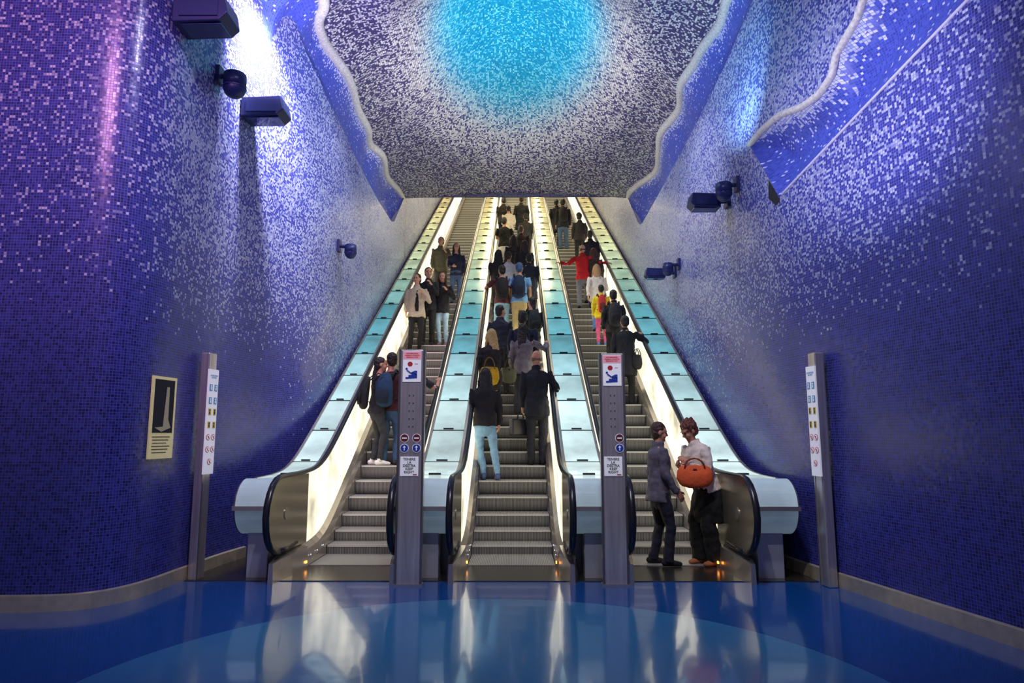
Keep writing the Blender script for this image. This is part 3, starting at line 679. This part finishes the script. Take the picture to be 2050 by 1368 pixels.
    if facey:
        for e in (-1,1):
            g=bmesh.new(); ball(g,(e*.03,.083,.008),(.012,.008,.008),HM,10,8); build('eye',g,black,T,world=False,sub=bo)
            g=bmesh.new(); ball(g,(e*.031,.09,.03),(.018,.006,.004),HM,10,6); build('eyebrow',g,hairm(hair[1]),T,world=False,sub=bo)
        g=bmesh.new(); ball(g,(0,.082,-.052),(.022,.009,.007),HM,10,8); build('mouth',g,plain('lips',(.45,.12,.10),.5),T,world=False,sub=bo)
    return dict(T=T,M=MW,sp=sp,s=s,A=A,neck=neck,H=HM,width=width)
def backpack(pp,col,label,pocket=None,sc=1.0):
    sp=pp['sp'];s=pp['s']; T=empty('backpack',pp['T'].location,pp['T'].rotation_euler.z)
    T.location=pp['M']@sp(0,-.2,.2); tag(T,label,'backpack')
    off=sp(0,-.2,.2); q=lambda v:V(v)-off
    k=sc
    g=bmesh.new(); loft(g,[(q(sp(0,-.235,.02)),.135*s*k,.07*s),(q(sp(0,-.245,.15)),.145*s*k,.085*s),(q(sp(0,-.235,.33)),.135*s*k,.08*s),(q(sp(0,-.20,.45)),.09*s*k,.05*s)],n=14); pb=build('pack_body',g,fabric(col),T,world=False,smooth=True)
    g=bmesh.new(); loft(g,[(q(sp(0,-.32,.05)),.10*s*k,.025*s),(q(sp(0,-.335,.13)),.105*s*k,.03*s),(q(sp(0,-.32,.22)),.095*s*k,.02*s)],n=12); build('front_pocket',g,fabric(pocket or tuple(int(c*.6) for c in col)),T,world=False,smooth=True,sub=pb)
    for e in (-1,1):
        g=bmesh.new(); loft(g,[(q(sp(e*.09,-.18,.43)),.022*s,.01*s),(q(sp(e*.11,-.06,.55)),.022*s,.01*s),(q(sp(e*.12,.10,.49)),.022*s,.01*s),(q(sp(e*.13,.165,.33)),.02*s,.01*s),(q(sp(e*.16,.07,.12)),.015*s,.008*s),(q(sp(e*.13,-.16,.08)),.015*s,.008*s)],n=8,cap=False); build('shoulder_strap',g,fabric(tuple(int(c*.5) for c in col)),T,world=False,smooth=True)
def handbag(c,w,h,t,col,label,rz=0,top=.14,name='handbag',cat='handbag'):
    T=empty(name,c,rz); tag(T,label,cat)
    g=bmesh.new(); loft(g,[((0,0,-h/2),w*.42,t*.4),((0,0,-h*.2),w*.5,t*.5),((0,0,h*.25),w*.47,t*.38),((0,0,h*.5),w*.40,t*.14)],n=20); bb=build('bag_body',g,fabric(col),T,world=False,smooth=True)
    for e in (-1,1):
        g=bmesh.new(); tube(g,[(math.cos(PI*q/8)*w*.27,e*t*.2,h*.42+math.sin(PI*q/8)*top) for q in range(9)],.008); build('bag_handle',g,fabric(tuple(int(x*.6) for x in col)),T,world=False,smooth=True)
    g=bmesh.new(); box(g,(0,-t*.36,h*.36),(w*.10,.012,.014)); build('bag_clasp',g,fabric(tuple(int(x*.45) for x in col)),T,world=False,sub=bb)
def solve(lane,px,py,H,cl=.38):
    best=None; xc=LANES[lane]
    for k in range(1,68):
        d0,z=STEP[k]
        for off in (.11,.14,.17,.21):
            d=d0+off; pr_=proj((0,d,z+H)); e=abs(pr_[1]-py)
            if best is None or e<best[0]: best=(e,d,z,pr_[0])
    _,d,z,p0=best; p1=proj((1,d,z+H))[0]; x=(px-p0)/(p1-p0)
    x=max(xc-cl,min(xc+cl,x)); return V((x,d,z))
def railpt(lane,side,d): return (LANES[lane]+side*.615,d,rail(d)+.03)
BK=(18,17,22); NV=(24,28,48)
def E(lane,px,py,H,face,label,pack=None,hr=None,**k):
    b_=solve(lane,px,py,H); k.setdefault('vox',.012 if b_.y<13 else .017); k.setdefault('shift',random.uniform(-.04,.04)); k.setdefault('hyaw',random.uniform(-25,25)); k.setdefault('lean',random.uniform(0,7))
    if hr is not None:
        hw=[None,None]
        for sd in hr:
            wx=railpt(lane,sd,b_.y+.22); idx=(1 if sd>0 else 0) if abs(face)<90 else (0 if sd>0 else 1)
            if abs(face)>=90: wx=railpt(lane,sd,b_.y-.22)
            hw[idx]=wx
        k['handw']=hw
    r=person(label,b_,face,H,**k); r['b']=b_
    if pack: backpack(r,pack[0],pack[1],sc=pack[2] if len(pack)>2 else 1)
    return r
STR=[(-.09,-.05,0),(.09,.30,.202)]
DN=(12,10,12)
# left escalator
E(0,784,712,1.76,-12,'man in maroon t-shirt and blue jeans on the left escalator behind the pillar',pack=((22,56,84),'teal blue backpack worn by the man in the maroon t-shirt'),hair=('short',(22,16,14)),top=('tee',(60,16,26)),bot=('trousers',(48,78,110)),shoes=(40,40,50),arms=('belly','down'),hyaw=40)
E(0,758,716,1.68,-60,'woman in dark top and grey leggings leaning on the left handrail beside the maroon t-shirt',pack=(BK,'black backpack worn by the woman at the left handrail',.8),hair=('tail',(30,20,16)),top=('shirt',(28,26,32)),bot=('slim',(40,44,48)),shoes=(225,222,215),arms=('belly','belly'))
E(0,828,722,1.68,0,'rider mostly hidden behind the left sign pillar with a hand on the rail',hair=('short',DN),top=('tee',(30,30,40)),bot=('trousers',BK),arms=('belly','down'),hr=(1,))
E(0,833,546,1.74,190,'man in open beige jacket over black shirt riding down the left escalator',hair=('short',DN),top=('jacket',(188,172,150),(16,15,18)),bot=('slim',(16,16,20)),shoes=(40,36,36),arms=('strap','down'),facey=True,hyaw=-25)
E(0,858,534,1.76,180,'man in dark jacket with black hair standing behind the beige jacket man',hair=('short',DN),top=('jacket',(26,26,34)),bot=('trousers',BK),arms=('phone','down'),facey=True,hyaw=15)
E(0,889,549,1.68,176,'woman in black jacket and pale jeans with long brown hair on the left escalator',hair=('long',(70,38,26)),top=('jacket',(20,20,26)),bot=('slim',(150,180,200)),shoes=(120,100,95),arms=('strap','down'),facey=True,feet=[(-.07,-.02,0),(.07,.05,0)])
E(0,881,476,1.72,186,'person in olive jacket leaning on the handrail high on the left escalator',hair=('short',(40,30,22)),top=('jacket',(104,98,70)),bot=('trousers',(70,66,56)),arms=('strap','down'),facey=True,hyaw=-20)
E(0,913,488,1.66,178,'woman in navy top and jeans with dark hair high on the left escalator',hair=('long',(24,18,18)),top=('shirt',(30,32,58)),bot=('slim',(62,86,120)),arms=('down','belly'),facey=True)
# central escalator
a=E(1,1074,706,1.80,-4,'bald man in dark suit with a briefcase on the central escalator',hair=('bald',(120,100,85)),top=('jacket',(20,22,34)),bot=('trousers',(22,24,36)),arms=('down','down'),hr=(1,),skin=(205,140,110),width=1.0,vox=.011,feet=[(-.09,-.03,0),(.09,.02,0)],hem=.16,hyaw=0,shift=0,lean=2)
wr=a['M']@(a['A'][0][2]+V((0,.02,-.10)))
bc=V((wr.x-.03,wr.y,wr.z-.20))
T=empty('briefcase',bc,R(35)); tag(T,'black leather briefcase hanging from the bald man\'s left hand','briefcase')
lea=plain('black_leather',(.02,.02,.03),.35,0,.2,40)
cb=build('case_body',boxb(-.19,.19,-.05,.05,-.15,.12),lea,T,world=False,bevel=.025)
build('case_flap',boxb(-.18,.18,.045,.06,0,.12),lea,T,world=False,bevel=.005,sub=cb)
g=bmesh.new(); tube(g,[(-.06,0,.11),(-.05,0,.18),(0,0,.195),(.05,0,.18),(.06,0,.11)],.012); build('case_handle',g,lea,T,world=False,smooth=True)
E(1,972,729,1.70,8,'woman in black hooded jacket and light blue jeans stepping onto the central escalator',hair=('long',(16,14,16)),top=('jacket',(18,17,22)),bot=('slim',(120,160,190)),shoes=(70,90,130),arms=('belly','down'),feet=[(-.05,.05,0),(.15,-.10,0)],lean=7,vox=.011,hem=.06,shift=-.05,drop=.02)
r=E(1,973,653,1.70,8,'woman with long blonde hair in black jacket on the central escalator',hair=('long',(190,160,100)),top=('jacket',(24,22,26)),bot=('trousers',(40,36,40)),arms=('down','belly'),vox=.012)
handbag(r['b']+V((-.02,-.26,.86)),.34,.26,.12,(190,150,20),'yellow shoulder bag behind the long-haired blonde woman',top=.2)
r=E(1,1046,653,1.66,-6,'person in grey jacket reaching for the right handrail of the central escalator',hair=('long',(26,18,18)),top=('jacket',(110,104,112)),bot=('trousers',(36,36,48)),arms=('down','down'),hr=(1,))
handbag(r['b']+V((-.24,-.16,.72)),.26,.24,.10,(92,96,70),'olive patterned handbag beside the grey jacket',top=.2)
E(1,1003,617,1.74,-10,'man in navy jacket in front of the blonde woman',hair=('short',DN),top=('jacket',(26,30,52)),bot=('trousers',BK),arms=('down','belly'),hyaw=-40)
E(1,1045,624,1.72,0,'person with dark curly hair in wide navy jacket above the grey jacket',hair=('curly',(26,18,20)),top=('jacket',(24,32,56)),bot=('trousers',(24,28,40)),width=1.12,arms=('down','down'))
E(1,1066,592,1.62,12,'woman with dark hair in black top near the right rail of the central escalator',pack=((20,34,40),'black and teal backpack on the dark-haired woman near the central right rail'),hair=('tail',DN),top=('shirt',BK),bot=('slim',NV),arms=('down','belly'))
E(1,1003,533,1.74,3,'man in maroon shirt and light jeans halfway up the central escalator',pack=((26,22,28),'black backpack on the man in maroon halfway up the central escalator'),hair=('short',(28,20,18)),top=('tee',(84,36,44)),bot=('trousers',(130,170,190)),arms=('down','down'),hr=(-1,))
E(1,1041,529,1.80,-3,'man in light blue shirt and khaki trousers with a blue cap',pack=((22,42,74),'navy backpack on the man in the light blue shirt'),hair=('short',(60,90,130)),top=('tee',(120,170,215)),bot=('trousers',(180,160,110)),arms=('down','down'),width=1.08)
E(1,1018,504,1.64,0,'person in white shirt high on the central escalator',hair=('short',(40,26,20)),top=('shirt',(205,200,198)),bot=('trousers',(60,70,100)))
E(1,994,503,1.70,0,'person in dark plum jacket at the left rail above the maroon shirt',hair=('long',DN),top=('jacket',(40,28,36)),bot=('trousers',BK))
E(1,1067,505,1.68,0,'person in navy coat at the right rail above the light blue shirt',hair=('short',DN),top=('coat',(22,26,42)),bot=('trousers',BK),width=1.08)
E(1,1050,482,1.72,0,'person with brown hair in dark jacket above the white shirt',hair=('long',(48,30,22)),top=('jacket',(34,30,36)),bot=('trousers',NV))
E(1,1028,472,1.68,0,'person in charcoal coat squeezed between the white shirt and the pale shorts',hair=('long',(30,20,18)),top=('coat',(30,26,30)),bot=('trousers',BK))
E(1,1010,436,1.78,0,'man in black t-shirt and pale shorts near the top of the central escalator',hair=('short',DN),top=('tee',(18,18,20)),bot=('shorts',(210,206,190)),arms=('bent','bent'))
E(1,1042,452,1.70,0,'person in brown jacket near the top beside the pale shorts',hair=('short',(80,56,40)),top=('jacket',(52,36,30)),bot=('trousers',BK))
E(1,1052,428,1.66,0,'person in dark grey jacket at the right rail above the brown jacket',hair=('short',DN),top=('jacket',(34,34,40)),bot=('trousers',BK))
E(1,1018,411,1.68,0,'woman in white top and dark trousers just under the ceiling edge',hair=('short',DN),top=('shirt',(225,215,200)),bot=('trousers',NV),arms=('belly','belly'))
E(1,1045,394,1.80,0,'person in black coat and blue jeans at the top of the central escalator',hair=('short',DN),top=('coat',(18,20,30)),bot=('slim',(70,100,140)))
E(1,1000,396,1.76,0,'person in black jacket at the top left rail of the central escalator',hair=('short',DN),top=('jacket',(20,18,20)),bot=('trousers',BK))
# right escalator
r=E(2,1250,632,1.68,-8,'person in black coat with shoulder bag, lowest on the right escalator',hair=('short',(20,17,18)),top=('coat',(20,21,30)),bot=('trousers',BK),width=1.05,arms=('down','down'),hr=(1,),vox=.012,lean=8)
handbag(r['b']+V((.20,-.10,.80)),.22,.22,.12,(22,20,26),'black shoulder bag on the hip of the lowest black coat',rz=R(30),top=.14)
E(2,1228,583,1.66,0,'person in black jacket riding behind the child in yellow',pack=((34,36,46),'dark grey backpack on the rider behind the yellow child'),hair=('short',DN),top=('jacket',(24,24,30)),bot=('trousers',BK))
E(2,1203,571,1.40,0,'child in yellow and red top with pink leggings on the right escalator',hair=('short',DN),top=('jacket',(215,190,30)),bot=('slim',(215,90,140)),shoes=(90,120,190),pack=((180,40,50),'small red backpack on the child in yellow',.8))
E(2,1196,526,1.68,0,'woman with blonde hair in white jacket on the right escalator',hair=('long',(170,130,90)),top=('jacket',(205,198,195)),bot=('trousers',(70,110,170)),feet=STR,arms=('back','bent'))
E(2,1165,484,1.76,-5,'man in bright red jacket holding both handrails with arms spread',hair=('bald',(90,60,45)),top=('jacket',(190,20,30)),bot=('trousers',(110,112,122)),hr=(-1,1),feet=STR)
E(2,1190,497,1.66,0,'woman in brown jacket to the right of the red jacket man',hair=('long',(70,36,26)),top=('jacket',(50,34,32)),bot=('trousers',BK))
E(2,1180,461,1.70,0,'person in dark purple coat above the red jacket man',hair=('short',(50,40,40)),top=('coat',(32,28,42)),bot=('trousers',BK))
E(2,1160,428,1.66,0,'person in black jacket near the top right rail of the right escalator',hair=('curly',DN),top=('jacket',(22,20,28)),bot=('trousers',BK))
E(2,1127,399,1.84,0,'tall person in black jacket and blue jeans high on the right escalator',pack=((24,24,36),'black backpack on the tall rider high on the right escalator'),hair=('short',DN),top=('jacket',(18,20,26)),bot=('trousers',(66,88,116)))
E(2,1110,400,1.72,0,'person in dark coat at the left rail top of the right escalator',hair=('short',DN),top=('coat',(20,20,30)),bot=('trousers',BK))
# boy and woman on the landing
bb=onz(1322,1133,0)
person('boy in grey jacket and black sneakers standing before the right escalator',V((bb.x,bb.y-.02,.01)),-82,1.62,hair=('short',(62,36,26)),top=('jacket',(92,86,98)),bot=('trousers',(24,26,42)),shoes=(14,14,20),arms=('down','swing'),feet=[(-.12,-.05,0),(.10,.06,0)],vox=.0085,facey=True,skin=(190,130,105),lean=1,hpitch=8,hyaw=-10,width=.93)
wb=onz(1418,1132,0); wb=V((wb.x,wb.y-.02,.01))
w=person('woman in pale pink jacket and black clothes rummaging in her orange bag',wb,112,1.68,hair=('curly',(100,52,34)),top=('jacket',(236,210,194)),bot=('wide',(8,8,10)),shoes=(150,90,50),arms=((-.10,.30,1.17),(.12,.28,1.13)),feet=[(-.10,-.03,0),(.10,.03,0)],vox=.0085,facey=True,skin=(196,135,108),lean=17,hpitch=24,hem=.02,width=1.10)
g=bmesh.new(); sp=w['sp']; s=w['s']
loft(g,[(sp(0,.0,.02),.18*s,.14*s),(sp(0,-.01,-.10),.21*s,.165*s),(V((.0,-.02,.66)),.235*s,.19*s),(V((.0,-.03,.48)),.23*s,.18*s)],n=20,cap=False); o=build('tunic',g,fabric((9,8,11)),w['T'],world=False); rm(o,.012,2,.03)
bagc=ony(1391,952,(w['M']@V((0,.36,0))).y-.17)
handbag(bagc,.41,.19,.13,(225,92,44),'orange red leather handbag held by the woman in the pink jacket',rz=R(-8),top=.11)
# ---------------------------------------------------------------- lights
wd=bpy.data.worlds.new('world'); SC.world=wd; wd.use_nodes=True; bg=wd.node_tree.nodes['Background']; bg.inputs[0].default_value=(.30,.29,.48,1); bg.inputs[1].default_value=.34
def spot(loc,to,e,c,ang=70,bl=.6,r=.03,spec=1):
    l=bpy.data.lights.new('spot','SPOT'); l.energy=e; l.color=c; l.spot_size=R(ang); l.spot_blend=bl; l.shadow_soft_size=r; l.specular_factor=spec
    o=bpy.data.objects.new('unseen_spot',l); COL.objects.link(o); o.location=loc; o.rotation_euler=(V(to)-V(loc)).to_track_quat('-Z','Y').to_euler()
def pt(loc,e,c,r=.02):
    l=bpy.data.lights.new('point','POINT'); l.energy=e; l.color=c; l.shadow_soft_size=r
    o=bpy.data.objects.new('point_lamp',l); COL.objects.link(o); o.location=loc
spot((-3.6,1.2,6.8),(-4.4,6.0,4.9),950,(1,.42,.80),62,.9,.9,.2)
spot((-2.75,7.7,7.35),(-3.42,8.3,6.0),2300,(.90,.86,1),72,1,.15)
spot((-2.5,7.0,5.6),(-3.2,8.6,7.3),800,(.80,.72,1),85,.8,.1)
spot((1.6,8.2,4.6),(-3.0,11.5,7.4),420,(.66,.66,1),70,.9,.1); spot((-1.6,8.2,4.6),(3.0,11.5,7.4),420,(.66,.66,1),70,.9,.1)
spot((.6,4.2,3.2),(3.7,6.3,5.2),560,(.80,.74,1),60,.9,.1)  # spot added in mid-air to light the flap, no fitting there
spot((2.2,8.0,4.8),(3.05,8.8,7.0),280,(.45,.8,1),80,.8,.1)
spot((-2.6,8.6,5.2),(0.2,11.5,9.2),720,(.38,.9,1),36,.9); spot((2.5,9.0,5.0),(-.1,11.5,9.2),720,(.38,.9,1),36,.9)
spot((-2.6,9.0,5.0),(.2,12.3,8),900,(1,.97,.90),75,1); spot((2.5,9.3,5.0),(-.2,12.3,8),900,(1,.97,.90),75,1)
spot((-1.2,9.5,7.4),(-3.0,11,4.0),300,(.90,.94,1),80,.9,.15); spot((1.2,9.5,7.4),(3.0,11,4.0),300,(.90,.94,1),80,.9,.15)
spot((.3,14.0,7.4),(-3.0,14.6,5.2),170,(1,.97,.62),95,1,.2); spot((-.3,14.0,7.4),(3.0,14.6,5.2),170,(1,.97,.62),95,1,.2)  # spots added to tint the upper walls yellow-green
spot((1.0,4.5,7.3),(3.4,7.6,2.0),620,(.74,.76,1),72,1,.2,.5); spot((-1.0,4.0,7.3),(-3.6,7.2,1.8),620,(.74,.69,1),72,1,.2,.5)  # wash spots added out of view to brighten the lower walls
spot((0,3.0,7.3),(0,7.6,.5),650,(.95,.90,.95),66,.9,.1)  # overhead fill spot added out of view for the landing
spot((-.8,11,7.7),(-.8,12.5,1.5),240,(1,.92,.75),90,.9); spot((.9,13.5,7.7),(.9,14.5,3),240,(1,.90,.7),90,.9)  # downlight spots added over the escalators to light the riders
for y in (19.5,22.5,26,29.5):
    for x in (-1.0,1.0): pt((x,y,SOF(y)-.35),60,(1,.82,.42))
